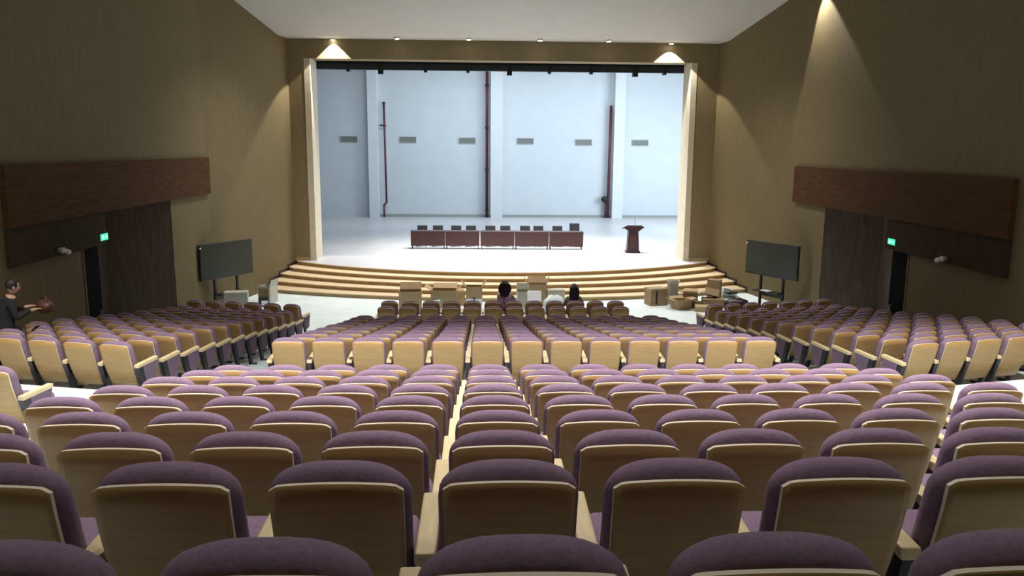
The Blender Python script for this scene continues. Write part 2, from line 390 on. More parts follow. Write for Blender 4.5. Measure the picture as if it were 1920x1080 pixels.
# exit signs and emergency lamps
for side, X, s, y, z, yl, zl in (('left', LW, -1, 17.98, 3.16, 16.1, 3.10), ('right', RW, 1, 19.2, 2.97, 16.9, 2.86)):
    t = thing('exit_sign', 'green glowing exit sign above the %s side door' % side, 'sign', (X-s*.075, y, z), PI/2*s if s > 0 else -PI/2)
    t.rotation_euler = (0, 0, -PI/2*s*-1 if False else (PI/2 if s < 0 else -PI/2))
    bm = NB(); box(bm, -.19, .19, -.0, .045, -.085, .085, bev=.006); obj('case', bm, M['black'], t)
    bm = NB(); box(bm, -.17, .17, -.008, 0.002, -.07, .07); obj('face', bm, M['exit'], t)
    bm = NB()  # running figure and arrow
    ball(bm, (-.055, -.012, .042), .012, .004, .012, seg=8)
    for p in (((-.06, .03), (-.075, -.005), .011), ((-.075, -.005), (-.05, -.03), .008), ((-.05, -.03), (-.06, -.058), .008), ((-.075, -.005), (-.105, -.03), .008), ((-.062, .022), (-.03, .008), .006), ((-.062, .022), (-.095, .02), .006)):
        tube(bm, (p[0][0], -.011, p[0][1]), (p[1][0], -.011, p[1][1]), p[2], n=6)
    box(bm, .03, .10, -.013, -.008, -.010, .010); prism(bm, [(0, 0), (0, 0.001), (0.001, 0)], 0, 0.001)
    a = [bm.verts.new((q[0], -.012, q[1])) for q in ((.10, -.035), (.145, 0), (.10, .035))]; bm.faces.new(a)
    obj('pictogram', bm, M['exitw'], t)
    t = thing('emergency_lamp', 'small white twin head emergency lamp on the %s fascia' % side, 'lamp', (X-s*.07, yl, zl))
    bm = NB(); a, b = sorted((0, -s*.05)); box(bm, a, b, -.12, .12, -.03, .06, bev=.01); obj('case', bm, M['brown_dark'], t)
    for dy in (-.06, .13):
        bm = NB(); ball(bm, (-s*.09, dy, .0 if dy < 0 else -.05), .055, .055, .055, seg=12); tube(bm, (-s*.03, dy, 0), (-s*.08, dy, 0), .02, n=8); obj('lamp_head', bm, M['dome'], t)

# ------------------------------------------------------------------ auditorium chairs
W2 = .24
def lean(z): return .21*(max(0, 1.0-z)/.70)**1.5
def cushion_bm(N=30, L=6):
    bm = NB(); H0, HT = .36, 1.0
    # outline: flat bottom, straight sides, arched top with round shoulders
    pts = []
    def f(a):
        ca, sa = math.cos(a), math.sin(a)
        x = math.copysign(abs(ca)**(.72 if sa > 0 else .18), ca)*W2
        z = math.copysign(abs(sa)**(.9 if sa > 0 else .5), sa)
        zz = .872+z*(HT-.872) if sa > 0 else .872+z*(.872-H0)
        return x, zz
    for i in range(N):
        a = 2*PI*i/N; pts.append(f(a))
    rings = []
    for j in range(L):
        t = j/(L-1); ins = (1-math.sin(PI*t)**.55)*.042 if 0 < t < 1 else .042
        y = .018+.125*t
        ring = []
        for x, z in pts:
            sx = 1-ins/W2; cz = .70; sz = 1-ins/.32
            X, Z = x*sx, cz+(z-cz)*sz
            ring.append(bm.verts.new((X, y*(1 if Z > .5 else .9)+lean(Z), Z)))
        rings.append(ring)
    for j in range(L-1):
        for i in range(N):
            bm.faces.new((rings[j][i], rings[j][(i+1) % N], rings[j+1][(i+1) % N], rings[j+1][i]))
    for j, s in ((0, 1), (L-1, -1)):
        c = bm.verts.new((0, (.006 if j == 0 else .165)+lean(.68), .68))
        for i in range(N):
            q = (rings[j][(i+1) % N], rings[j][i], c); bm.faces.new(q if s > 0 else q[::-1])
    return bm
def panel_bm(nx=18, nz=7):
    bm = NB(); w_, zt, zb, th = .220, .957, .30, .018
    F, B = [], []
    for j in range(nz+1):
        t = j/nz; rf, rb = [], []
        for i in range(nx+1):
            u = -1+2*i/nx
            hw = w_*(1-.06*(1-t)**2)
            cut = 0
            ztop = zt-.016*u*u
            ztop -= .016*max(0, (abs(u)-.82)/.18)**2.2
            z = zb+(ztop-zb)*t
            y = lean(z)-.008+.012*u*u
            rf.append(bm.verts.new((hw*u, y+th, z))); rb.append(bm.verts.new((hw*u, y, z)))
        F.append(rf); B.append(rb)
    def q(a, b, c, d, mi=0):
        f = bm.faces.new((a, b, c, d)); f.material_index = mi; f.smooth = mi == 0
    for j in range(nz):
        for i in range(nx):
            q(B[j][i], B[j][i+1], B[j+1][i+1], B[j+1][i]); q(F[j][i+1], F[j][i], F[j+1][i], F[j+1][i+1])
        q(F[j][0], B[j][0], B[j+1][0], F[j+1][0], 1); q(B[j][nx], F[j][nx], F[j+1][nx], B[j+1][nx], 1)
    for i in range(nx):
        q(B[nz][i], B[nz][i+1], F[nz][i+1], F[nz][i], 1); q(F[0][i], F[0][i+1], B[0][i+1], B[0][i], 1)
    return bm
def seat_bm():
    bm = NB(); box(bm, -.225, .225, .24, .66, .37, .47, bev=.035)
    for v in bm.verts: v.co.z += (v.co.y-.24)*.18
    for f in bm.faces: f.smooth = True
    return bm
def arm_bm(x):
    bm = NB(); box(bm, x-.036, x+.036, .08, .53, .625, .675, bev=.008)
    for v in bm.verts: v.co.z += (v.co.y-.3)*.05
    return bm
def side_bm(x):
    bm = NB(); prism_x(bm, [(.19, .63), (.52, .635), (.44, .30), (.27, .27)], x-.026, x+.026)
    return bm
def leg_bm(x):
    bm = NB(); prism_x(bm, [(.09, .625), (.19, .63), (.33, .03), (.24, .03)], x-.022, x+.022)
    box(bm, x-.035, x+.035, .17, .46, 0, .03); return bm
CH = {}
def mesh_of(name, bm, mats, smooth=False):
    me = bpy.data.meshes.new(name); bmesh.ops.recalc_face_normals(bm, faces=bm.faces)
    if smooth:
        for f in bm.faces: f.smooth = True
    bm.to_mesh(me); bm.free()
    for m in mats: me.materials.append(m)
    return me
CH['backrest'] = mesh_of('backrest', cushion_bm(), [M['purple']], True)
CH['back_panel'] = mesh_of('back_panel', panel_bm(), [M['wood'], M['wood_edge']])
CH['seat'] = mesh_of('seat', seat_bm(), [M['purple']])
PITCH = .57
for k, x in (('l', -PITCH/2), ('r', PITCH/2)):
    CH['armrest'+k] = mesh_of('armrest', arm_bm(x), [M['arm']])
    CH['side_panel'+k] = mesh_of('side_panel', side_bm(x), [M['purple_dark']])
    CH['leg'+k] = mesh_of('leg', leg_bm(x), [M['black']])
# plan: (x, y, z, rot, label, group, ends)
ORD = ['first', 'second', 'third', 'fourth', 'fifth', 'sixth', 'seventh', 'eighth', 'ninth', 'tenth', 'eleventh', 'twelfth', 'thirteenth']
plan = []
def add_row(seats, rowname, group, frm):
    vis = []
    for s in seats:
        u = px((s[0], s[1], s[2]+.8))
        if u[2] > .8 and -150 < u[0]-0*u[2] and u[0] < 2070 and not (u[0] < 0-330/u[2]*1.0-10) and not (u[0] > 1920+330/u[2]*1.0+10): vis.append(s)
    for i, s in enumerate(vis):
        plan.append(dict(p=s, label='purple chair %s %s, %s' % (ORD[i], frm, rowname), group=group, both=s[4] if len(s) > 4 else False))
xs13 = [.002+.568*k for k in range(-6, 7)]
for i, (y, z) in enumerate(REAR):
    rn = ['dark-backed row nearest the camera', 'second dark-backed row from the camera', 'third dark-backed row from the camera', 'fourth dark-backed row from the camera', 'fifth dark-backed row from the camera', 'sixth dark-backed row from the camera', 'seventh dark-backed row from the camera', 'eighth dark-backed row from the camera', 'last dark-backed row before the cross aisle'][i]
    add_row([(x, y, z, 0, k == 12) for k, x in enumerate(xs13)], rn, 'chairs of the rear centre block', 'from left')
for i, (y, z) in enumerate(CEN):
    rn = 'tan-backed rear row of middle block' if i == 0 else '%s row from back of middle block' % ORD[i]
    add_row([(x, y, z, 0, k == 12) for k, x in enumerate(xs13)], rn, 'chairs of the middle block', 'from left')
for i, (y, z) in enumerate(FRONT):
    rn = ['second of the two front rows', 'very front row facing the steps'][i]
    add_row([(-.045+PITCH*(k-5.5), y, z, 0, k == 11) for k in range(12)], rn, 'chairs of the two front rows', 'from left')
for s, nm, n in ((-1, 'left', 6), (1, 'right', 7)):
    a = R(13)
    for i, (y, z) in enumerate(SIDE):
        rn = ('tan-backed rear row of %s block' % nm) if i == 0 else '%s row from back of %s block' % (ORD[i], nm)
        if i == 12: rn = 'front row of the %s block' % nm
        row = []
        for k in range(n):
            if s < 0 and i == 1 and k == 5: continue
            d = .285+PITCH*k
            # the chair turns towards the room axis
            row.append((s*(5.48+d*math.cos(a)), y+d*math.sin(a), z, s*a, k == 0 if s < 0 else k == n-1))
        add_row(row, rn, 'chairs of the %s block' % nm, 'from the aisle')
    for i, (y, z) in list(enumerate(REAR))[7:]:
        rn = '%s row of the rear %s wing' % ('front' if i == 8 else 'second', nm)
        row = [(s*(5.72+(.285+PITCH*k)*math.cos(a)), y+(.285+PITCH*k)*math.sin(a)-.05, z, s*a, k == 0 if s < 0 else k == 2) for k in range(3)]
        add_row(row, rn, 'chairs of the rear wings', 'from the aisle')
# facing: local +y is the sitter's forward; side blocks turned towards the axis
plan.sort(key=lambda d: px((d['p'][0], d['p'][1], d['p'][2]+.8))[2])
link = C.objects.link
protos = {}
def part(name, me, root):
    o = protos.get(me.name)
    if o is None: o = bpy.data.objects.new(name, me); protos[me.name] = o
    else: o = o.copy()
    link(o); o.parent = root; return o
NIND = 300
for d in plan[:NIND]:
    p = d['p']
    t = bpy.data.objects.new('auditorium_chair', None); link(t); t.empty_display_size = .1
    t.location = (p[0], p[1]-.06, p[2]); t.rotation_euler = (0, 0, p[3]); tag(t, d['label'], 'chair', d['group'])
    for nm in ('backrest', 'back_panel', 'seat'): part(nm, CH[nm], t)
    for nm in ('armrest', 'side_panel', 'leg'): part(nm, CH[nm+'l'], t)
    if d['both']:
        for nm in ('armrest', 'side_panel', 'leg'): part(nm, CH[nm+'r'], t)
rest = NB(); slots = ['purple', 'wood', 'wood_edge', 'arm', 'purple_dark', 'black']
lowc = mesh_of('t1', cushion_bm(20, 5), [], True); lowp = mesh_of('t2', panel_bm(6, 4), [])
def addm(me, mtx, off):
    n0 = len(rest.verts); f0 = len(rest.faces)
    rest.from_mesh(me); rest.verts.ensure_lookup_table(); rest.faces.ensure_lookup_table()
    for v in rest.verts[n0:]: v.co = mtx@v.co
    for f in rest.faces[f0:]: f.material_index = off[f.material_index]
for d in plan[NIND:]:
    p = d['p']; mt = Matrix.Translation((p[0], p[1]-.06, p[2]))@Matrix.Rotation(p[3], 4, 'Z')
    addm(lowc, mt, [0]); addm(lowp, mt, [1, 2]); addm(CH['seat'], mt, [0])
    for q in ('l', 'r') if d['both'] else ('l',):
        addm(CH['armrest'+q], mt, [3]); addm(CH['side_panel'+q], mt, [4]); addm(CH['leg'+q], mt, [5])
me = bpy.data.meshes.new('auditorium_chairs'); rest.to_mesh(me); rest.free()
o = obj('auditorium_chairs', me, [M[s] for s in slots])
tag(o, 'far purple auditorium chairs in the front rows of all three blocks', 'chairs', kind='stuff')

# ------------------------------------------------------------------ stage furniture
SZ = .70
for i in range(5):
    wd = 1.522; x = -3.78+.765+1.525*i+(.03 if i > 1 else 0); y = 35.38-.045*i*1.0
    lb = ['leftmost long table with a reddish front panel on the stage', 'second long table from the left on the stage', 'middle one of the five long tables on the stage', 'fourth long table from the left on the stage', 'rightmost long table with a reddish front panel on the stage'][i]
    t = thing('conference_table', lb, 'table', (x, y, SZ), 0, 'conference tables on the stage')
    bm = NB(); box(bm, -wd/2, wd/2, -.05, .50, .76, .80, bev=.006); obj('table_top', bm, M['table_dark'], t)
    bm = NB(); box(bm, -wd/2+.005, wd/2-.005, .0, .02, .14, .76); obj('front_panel', bm, M['table'], t)
    for sx in (-1, 1):
        for yy in (.05, .42):
            bm = NB(); tube(bm, (sx*(wd/2-.06), yy, 0), (sx*(wd/2-.06), yy, .76), .016, n=8); obj('leg', bm, M['black'], t)
        bm = NB(); tube(bm, (sx*(wd/2-.06), .05, .1), (sx*(wd/2-.06), .42, .1), .012, n=6); obj('crossbar', bm, M['black'], t)
chx = [791, 820, 855, 882, 919, 947, 984, 1009.5, 1045, 1078]
for i, xp in enumerate(chx):
    Y = 36.35; x = -.66+(xp-901.5)*(36.5)/1500
    hi = .12 if i == 9 else 0
    lb = 'dark chair behind the stage tables, %s from the left' % ORD[i] if i < 9 else 'taller dark chair at the right end of the stage tables'
    t = thing('conference_chair', lb, 'chair', (x, Y, SZ), random.uniform(-.05, .05), 'dark chairs behind the stage tables')
    # the chair faces the hall (-y); backrest on the far side
    bm = NB(); box(bm, -.23, .23, .18, .235, .55+hi*.4, .93+hi, bev=.018)
    for v in bm.verts: v.co.y += (v.co.z-.5)*.2
    obj('backrest', bm, M['seatback'], t)
    bm = NB(); box(bm, -.23, .23, -.25, .2, .42, .49, bev=.02); obj('seat', bm, M['seatback'], t)
    for sx in (-1, 1):
        bm = NB(); tube(bm, (sx*.2, -.2, 0), (sx*.2, -.2, .43), .013, n=6); obj('leg', bm, M['black'], t)
        bm = NB(); tube(bm, (sx*.2, .24, 0), (sx*.2, .2, .43), .013, n=6); tube(bm, (sx*.2, .2, .43), (sx*.2, .225, .7), .013, n=6); obj('leg', bm, M['black'], t)
# lectern
t = thing('lectern', 'dark red wooden lectern standing alone on the right of the stage', 'lectern', (5.93, 34.4, SZ))
bm = NB()
prof = [(-.31, 0), (.31, 0), (.31, .07), (.26, .10), (.20, .95), (-.20, .95), (-.26, .10), (-.31, .07)]
a = [bm.verts.new((x, -.18, z)) for x, z in prof]; b = [bm.verts.new((x, .2, z)) for x, z in prof]; n = len(prof)
bm.faces.new(a); bm.faces.new(b[::-1])
for i in range(n): bm.faces.new((a[i], b[i], b[(i+1) % n], a[(i+1) % n]))
obj('body', bm, M['lectern'], t)
bm = NB()
prof = [(-.22, .95), (.22, .95), (.30, 1.02), (.33, 1.05), (.43, 1.10), (.43, 1.14), (.30, 1.20), (-.30, 1.20), (-.43, 1.14), (-.43, 1.08), (-.33, 1.02)]
a = [bm.verts.new((x, -.26, z)) for x, z in prof]; b = [bm.verts.new((x, .26, z-.10 if z > 1.05 else z)) for x, z in prof]; n = len(prof)
bm.faces.new(a); bm.faces.new(b[::-1])
for i in range(n): bm.faces.new((a[i], b[i], b[(i+1) % n], a[(i+1) % n]))
obj('desk_top', bm, M['lectern'], t)
bm = NB(); box(bm, -.13, .13, -.196, -.18, .25, .8); obj('front_panel', bm, M['table'], t)
bm = NB(); tube(bm, (.1, .1, 1.08), (.08, .0, 1.42), .008, n=6); tube(bm, (.08, 0, 1.42), (.05, .06, 1.46), .014, n=6); obj('microphone', bm, M['black'], t)

# mobile displays
def display(side, loc, rz):
    t = thing('mobile_display', 'large dark flat screen on a wheeled stand by the %s wall' % side, 'screen', loc, rz)
    bm = NB(); box(bm, -1.05, 1.05, 0, .08, 1.16, 2.25, bev=.012); obj('bezel', bm, M['bezel'], t)
    bm = NB(); box(bm, -1.02, 1.02, -.006, .002, 1.20, 2.22); obj('screen', bm, M['screen'], t)
    bm = NB(); box(bm, -1.05, -1.0, -.012, -.005, 2.13, 2.18); obj('sticker', bm, M['white'], t)
    for sx in (-1, 1):
        bm = NB(); box(bm, sx*.45-.035, sx*.45+.035, .08, .14, .06, 1.9); obj('post', bm, M['black'], t)
        bm = NB(); box(bm, sx*.45-.04, sx*.45+.04, -.33, .5, .07, .13, bev=.01); obj('foot', bm, M['black'], t)
        for yy in (-.28, .44):
            bm = NB(); tube(bm, (sx*.45-.02, yy, .035), (sx*.45+.02, yy, .035), .035, n=12); obj('wheel', bm, M['black'], t)
    bm = NB(); box(bm, -.5, .5, -.22, .14, .66, .70, bev=.006); box(bm, -.5, .5, .10, .13, .5, .66); obj('shelf', bm, M['bezel'], t)
    bm = NB(); box(bm, -.22, .12, -.18, .04, .70, .715); obj('paper', bm, M['white'], t)
    return t
display('left', (-8.47, 24.75, 0), math.atan2(1.8, 1.02))
display('right', (8.58, 24.95, 0), -math.atan2(1.8, 1.0))

# ------------------------------------------------------------------ boxes
def carton(label, loc, rz, sx, sy, sz, open_=0, m='card', tilt=None, extra=None, name='cardboard_box', flaps=(1, 1, 1, 1), group=None):
    t = thing(name, label, 'box', loc, rz, group)
    if tilt: t.rotation_euler = (tilt[0], tilt[1], rz)
    th = .012; bm = NB(); x, y = sx/2, sy/2
    box(bm, -x, x, -y, y, 0, th)
    box(bm, -x, x, -y, -y+th, th, sz); box(bm, -x, x, y-th, y, th, sz)
    box(bm, -x, -x+th, -y+th, y-th, th, sz); box(bm, x-th, x, -y+th, y-th, th, sz)
    obj('carton', bm, M[m], t)
    if open_:
        fl_ = min(sx, sy)*.48
        for i, (on, ang) in enumerate(zip(flaps, (open_, open_*1.15, open_*.9, open_*1.05))):
            if not on: continue
            bm = NB(); ln = sx if i < 2 else sy
            box(bm, -ln/2+.005, ln/2-.005, 0, fl_, 0, .008)
            f = obj('flap', bm, M[m], t)
            f.rotation_euler = (0, 0, 0)
            if i == 0: base = Matrix.Translation((0, y, sz))
            elif i == 1: base = Matrix.Translation((0, -y, sz))@Matrix.Rotation(PI, 4, 'Z')
            elif i == 2: base = Matrix.Translation((-x, 0, sz))@Matrix.Rotation(PI/2, 4, 'Z')
            else: base = Matrix.Translation((x, 0, sz))@Matrix.Rotation(-PI/2, 4, 'Z')
            f.matrix_local = base@Matrix.Rotation(ang, 4, 'X')
    else:
        bm = NB(); box(bm, -x, x, -y, -.003, sz, sz+.008); box(bm, -x, x, .003, y, sz, sz+.008); obj('lid', bm, M[m], t)
        bm = NB(); box(bm, -x-.002, x+.002, -.035, .035, sz+.008, sz+.010); box(bm, -x-.003, -x, -.035, .035, sz-.08, sz+.01); box(bm, x, x+.003, -.035, .035, sz-.08, sz+.01); obj('tape', bm, M['tape'], t)
    if extra: extra(t)
    return t
Yb = 25.3
def X_at(u, Y):            # x at ground depth Y for a picture column near the steps
    return -.66+(u-903)*(Y*1.0165)/1500
carton('square brown cardboard box, leftmost below the middle of the steps', (X_at(771, 25.2), 25.2, 0), .03, .70, .5, .66, open_=R(60), flaps=(1, 0, 0, 0))
carton('grey-brown cardboard box behind the pale teal packets', (X_at(834, 25.4), 25.4, 0), -.08, .80, .5, .66, open_=R(35), flaps=(1, 0, 1, 1))
t = carton('tall open cardboard box with a white lower half', (X_at(890, 25.3), 25.3, 0), .02, .52, .45, .80, open_=R(50), flaps=(0, 0, 1, 1))
bm = NB(); box(bm, -.26, .26, -.235, -.226, 0, .42); obj('paper_front', bm, M['white'], t)
bm = NB(); box(bm, -.02, .01, -.245, -.235, .30, .42); box(bm, -.05, .04, -.245, -.235, .42, .45); obj('black_clip', bm, M['black'], t)
for k, (dx, h, mm) in enumerate(((-.11, .40, 'teal'), (.0, .42, 'foam'), (.11, .44, 'teal'))):
    bm = NB(); box(bm, -.05, .05, -.12, .12, 0, h, bev=.01)
    o = obj('packet', bm, M[mm]); o.location = (X_at(817, 24.7)+dx, 24.7, 0)
    tag(o, ['pale teal upright packet, left of three before the grey-brown box', 'whitish upright packet between two teal ones', 'pale teal upright packet, right of three before the grey-brown box'][k], 'packet', 'packets before the boxes')
carton('greyish open carton left of the bright white sheet', (X_at(983, 25.2), 25.2, 0), .05, .42, .5, .66, open_=R(75), m='card_pale', flaps=(1, 0, 1, 0))
carton('open cardboard box hidden behind the bright white sheet', (X_at(1008, 26.15), 26.15, 0), -.03, .62, .5, .72, open_=R(65), m='card', flaps=(1, 0, 1, 1))
t = thing('white_board', 'bright white rectangular sheet leaning on boxes before the steps', 'board', (X_at(1004, 24.6), 24.6, 0))
bm = NB(); box(bm, -.22, .22, 0, .03, 0, .70, bev=.004)
for v in bm.verts: v.co.y += v.co.z*.40
obj('sheet', bm, M['white'], t)
bm = NB(); box(bm, -.22, .22, .032, .04, .66, .71)
for v in bm.verts: v.co.y += v.co.z*.40
obj('top_edge', bm, M['foam'], t)
t = thing('plastic_bag', 'crumpled pale plastic bag beside the bright white sheet', 'bag', (X_at(1040, 25.3), 25.3, 0))
bm = NB()
for v in ball(bm, (0, 0, .2), .34, .22, .3, seg=20):
    v.co += Vector((random.uniform(-.035, .035), random.uniform(-.035, .035), random.uniform(-.03, .03))); v.co.z = max(0.0, v.co.z)
obj('bag', bm, M['foam'], t)
carton('low flat carton lying behind the plastic bag', (X_at(1042, 26.0), 26.0, 0), .2, .55, .4, .56, m='card_pale')
carton('low pale box between the packets and the tall open box', (X_at(864, 26.2), 26.2, 0), .1, .3, .3, .44, open_=R(30), m='card', flaps=(1, 1, 0, 0))
# right pile
rp = [
 ('tall cardboard box with a dark open slot, leftmost in the right pile', (5.22, 26.25, 0), .25, .62, .5, .56, 0, 'card_dark', 'slot'),
 ('open cardboard box with pale spread flaps in the right pile', (5.92, 25.6, 0), .3, .52, .45, .30, R(12), 'card', None),
 ('small upright carton standing on the lowest step, right pile', (5.80, 26.35, .0), .1, .30, .28, .70, R(60), 'card_pale', None),
 ('open box behind the spread flaps, middle of the right pile', (6.38, 26.2, 0), -.3, .48, .42, .42, R(20), 'card', None),
 ('dark brown box lying in the middle of the right pile', (7.05, 25.85, 0), -.12, .70, .46, .28, 0, 'card_dark', None),
 ('flat cardboard box lying nearest the chairs in the right pile', (6.63, 25.15, 0), -.25, .72, .46, .16, 0, 'card', None),
]
for lb, loc, rz, sx, sy, sz, op, mm, ex in rp:
    t = carton(lb, loc, rz, sx, sy, sz, open_=op, m=mm, group='boxes in the right pile')
    if ex == 'slot':
        bm = NB(); box(bm, -.13, -.07, -.256, -.248, .05, .5); obj('slot', bm, M['black'], t)
carton('small closed cardboard box between the flapped box and the dark brown box', (6.44, 25.72, 0), .3, .26, .24, .22, m='card_dark', group='boxes in the right pile')
carton('tilted cardboard box leaning on top of the right pile', (7.0, 25.95, .36), -.2, .44, .34, .22, m='card', tilt=(R(-18), R(12)), group='boxes in the right pile')
carton('tall dark upright carton at the back of the right pile', (7.28, 26.55, 0), -.5, .42, .36, .80, m='card_dark', group='boxes in the right pile')
t = thing('foam_packing', 'heap of white foam pieces right of the cardboard pile', 'packing', (7.95, 26.65, 0))
for (x, y, z, sx, sy, sz, rz_, ry) in ((0, 0, 0, .34, .3, .2, .3, 0), (-.28, -.3, 0, .3, .24, .16, -.4, 0), (-.05, .1, .21, .42, .3, .08, .8, .12), (.2, -.35, 0, .36, .26, .12, .6, 0), (-.25, .15, .1, .26, .22, .38, .2, .2)):
    bm = NB(); box(bm, -sx/2, sx/2, -sy/2, sy/2, 0, sz, bev=.015); f = obj('foam_piece', bm, M['foam'], t); f.location = (x, y, z); f.rotation_euler = (0, ry, rz_)
t = thing('tray', 'dark tray lying on the white foam pieces', 'tray', (7.85, 26.5, .33), .4)
bm = NB(); box(bm, -.2, .2, -.13, .13, 0, .05, bev=.02); obj('tray_body', bm, M['black'], t)
t = thing('travel_bag', 'dark slumped bag on the floor by the right screen', 'bag', (7.72, 25.45, 0), -.3)
bm = NB()
for v in ball(bm, (0, 0, .17), .40, .22, .2, seg=20): v.co += Vector((random.uniform(-.02, .02),)*3); v.co.z = max(0, v.co.z)
obj('bag', bm, M['lectern'], t)
bm = NB(); tube(bm, (-.15, 0, .34), (0, 0, .44), .012, n=6); tube(bm, (0, 0, .44), (.15, 0, .34), .012, n=6); obj('handle', bm, M['black'], t)
# left boxes
carton('pale carton on the floor below the left screen', (-7.95, 23.75, 0), .2, .66, .42, .88, m='card_pale')
t = carton('upright open carton with a dark inside at the foot of the steps', (-7.78, 26.6, 0), -.35, .46, .45, .58, open_=R(70), m='card_pale', flaps=(0, 0, 0, 1))
bm = NB(); box(bm, -.20, .16, -.235, -.226, .03, .5); obj('dark_front', bm, M['card_dark'], t)
t = thing('black_case', 'small black case with a white sheet between the left cartons', 'case', (-7.75, 25.95, 0), .1)
bm = NB(); box(bm, -.16, .16, -.1, .1, 0, .3, bev=.015); obj('case', bm, M['black'], t)
bm = NB(); box(bm, -.06, .14, -.112, -.1, .05, .2); obj('sheet', bm, M['white'], t)
t = carton('grey carton standing by the wall at the left entrance', (-9.62, 21.2, 0), 0, .6, .5, .60, m='card_pale')

# ------------------------------------------------------------------ people
def finger_chain(verts, edges, rad, base, palm_i, dirv, side, spread, lens, r):
    pass
def person(label, loc, rz, joints, bones, zones, mats, hands, head, hairfn):
    """joints name->(x,y,z,r); one skinned surface; zones bone->material"""
    t = thing('person', label, 'person', loc, rz)
    names_ = list(joints); idx = {n_: i for i, n_ in enumerate(names_)}
    verts = [Vector(joints[n_][:3]) for n_ in names_]; rad = [joints[n_][3] for n_ in names_]
    edges = [(idx[a], idx[b]) for a, b in bones]; zone = [zones.get((a, b), 0) for a, b in bones]
    segs = [(verts[a].copy(), verts[b].copy(), z) for (a, b), z in zip(edges, zone)]
    for hn, en, curl in hands:       # five fingers on each palm
        wv = verts[idx[hn]]; dv = (wv-verts[idx[en]]).normalized()
        sd = dv.cross(Vector((0, 0, 1))); sd = sd.normalized() if sd.length > .05 else Vector((1, 0, 0))
        nv = sd.cross(dv).normalized()
        for k, ln in enumerate((.034, .039, .042, .036)):
            o1 = wv+dv*.045+sd*(-.030+.020*k)
            last = idx[hn]; p = o1; dcur = dv.copy()
            for q in range(3):
                verts.append(p.copy()); rad.append(.0095-.001*q); edges.append((last, len(verts)-1)); segs.append((verts[last].copy(), p.copy(), 1)); last = len(verts)-1
                dcur = (dcur-nv*curl).normalized(); p = p+dcur*ln*(.9 if q else 1)
        p = wv+sd*-.034+dv*.01; last = idx[hn]
        for q in range(3):
            verts.append(p.copy()); rad.append(.011-.001*q); edges.append((last, len(verts)-1)); segs.append((verts[last].copy(), p.copy(), 1)); last = len(verts)-1
            p = p+(dv*.6-sd*.7-nv*.3).normalized()*.028
    me = bpy.data.meshes.new('sk'); me.from_pydata([tuple(v) for v in verts], edges, [])
    o = bpy.data.objects.new('sk', me); C.objects.link(o)
    o.modifiers.new('s', 'SKIN'); sv = me.skin_vertices[0].data
    for i, rr in enumerate(rad): sv[i].radius = (rr, rr); sv[i].use_root = i == 0
    o.modifiers['s'].use_smooth_shade = True
    ss = o.modifiers.new('u', 'SUBSURF'); ss.levels = 2; ss.render_levels = 2
    dg = bpy.context.evaluated_depsgraph_get(); ev = o.evaluated_get(dg)
    bm = NB(); bm.from_mesh(ev.to_mesh()); ev.to_mesh_clear()
    bpy.data.objects.remove(o)
    for f in bm.faces:
        c = f.calc_center_median(); best = None
        for a, b, z in segs:
            ab = b-a; k = max(0, min(1, (c-a).dot(ab)/max(1e-6, ab.length_squared))); dd = (c-(a+ab*k)).length
            if best is None or dd < best[0]: best = (dd, z)
        f.material_index = best[1]; f.smooth = True
    # head: skull, jaw, nose, ears, eyes, mouth (looks along local +y turned by head angle)
    hx, hy, hz, ha, tilt = head
    hb = NB()
    for v in ball(hb, (0, 0, 0), .078, .098, .115, 1, 18):
        if v.co.z < 0: v.co.x *= 1+v.co.z*2.0; v.co.y = v.co.y*(1+v.co.z*1.2)+.01
    ball(hb, (0, .100, -.012), .013, .020, .022, 1, 8)
    for sx in (-1, 1):
        ball(hb, (sx*.080, -.005, -.008), .010, .020, .030, 1, 8)
        ball(hb, (sx*.030, .086, .012), .012, .008, .008, 3, 8)
    ball(hb, (0, .088, -.052), .024, .009, .007, 4, 8)
    mt = Matrix.Translation((hx, hy, hz))@Matrix.Rotation(ha, 4, 'Z')@Matrix.Rotation(tilt, 4, 'X')
    hb.transform(mt); tmp = bpy.data.meshes.new('h'); hb.to_mesh(tmp); hb.free(); bm.from_mesh(tmp)
    obj('body', bm, mats, t)
    hr = NB(); hairfn(hr); hr.transform(mt)
    obj('hair', hr, mats[3], t, True)
    return t
lips = mat('lips', (.35, .12, .10), .5)
def long_hair(length, wd):
    def fn(b):
        for v in ball(b, (0, -.012, .018), .098, .112, .118, 0, 20):
            if v.co.y > .06 and v.co.z < .07: v.co.y = .055
        N, Ln = 18, 9; rings = []
        for j in range(Ln):
            tt = j/(Ln-1); z = .06-length*tt
            rx = .105+(wd-.105)*math.sin(PI*min(1, tt*1.15))**.8 if tt < .87 else wd*.72*(1.25-tt)*2.6
            ry = .085+.02*math.sin(PI*tt)
            ring = []
            for i in range(N):
                a = 2*PI*i/N; wob = 1+.05*math.sin(5*a+j*.7)
                ring.append(b.verts.new((math.cos(a)*rx*wob, -.055+math.sin(a)*ry*wob*.75-.02*tt, z)))
            rings.append(ring)
        for j in range(Ln-1):
            for i in range(N): b.faces.new((rings[j][i], rings[j][(i+1) % N], rings[j+1][(i+1) % N], rings[j+1][i]))
        b.faces.new(rings[-1]); b.faces.new(rings[0][::-1])
    return fn
def short_hair(b):
    for v in ball(b, (0, -.014, .022), .086, .100, .108, 0, 20):
        if v.co.y > .045 and v.co.z < .07: v.co.y = .03
        if v.co.z < -.04: v.co.z = -.04
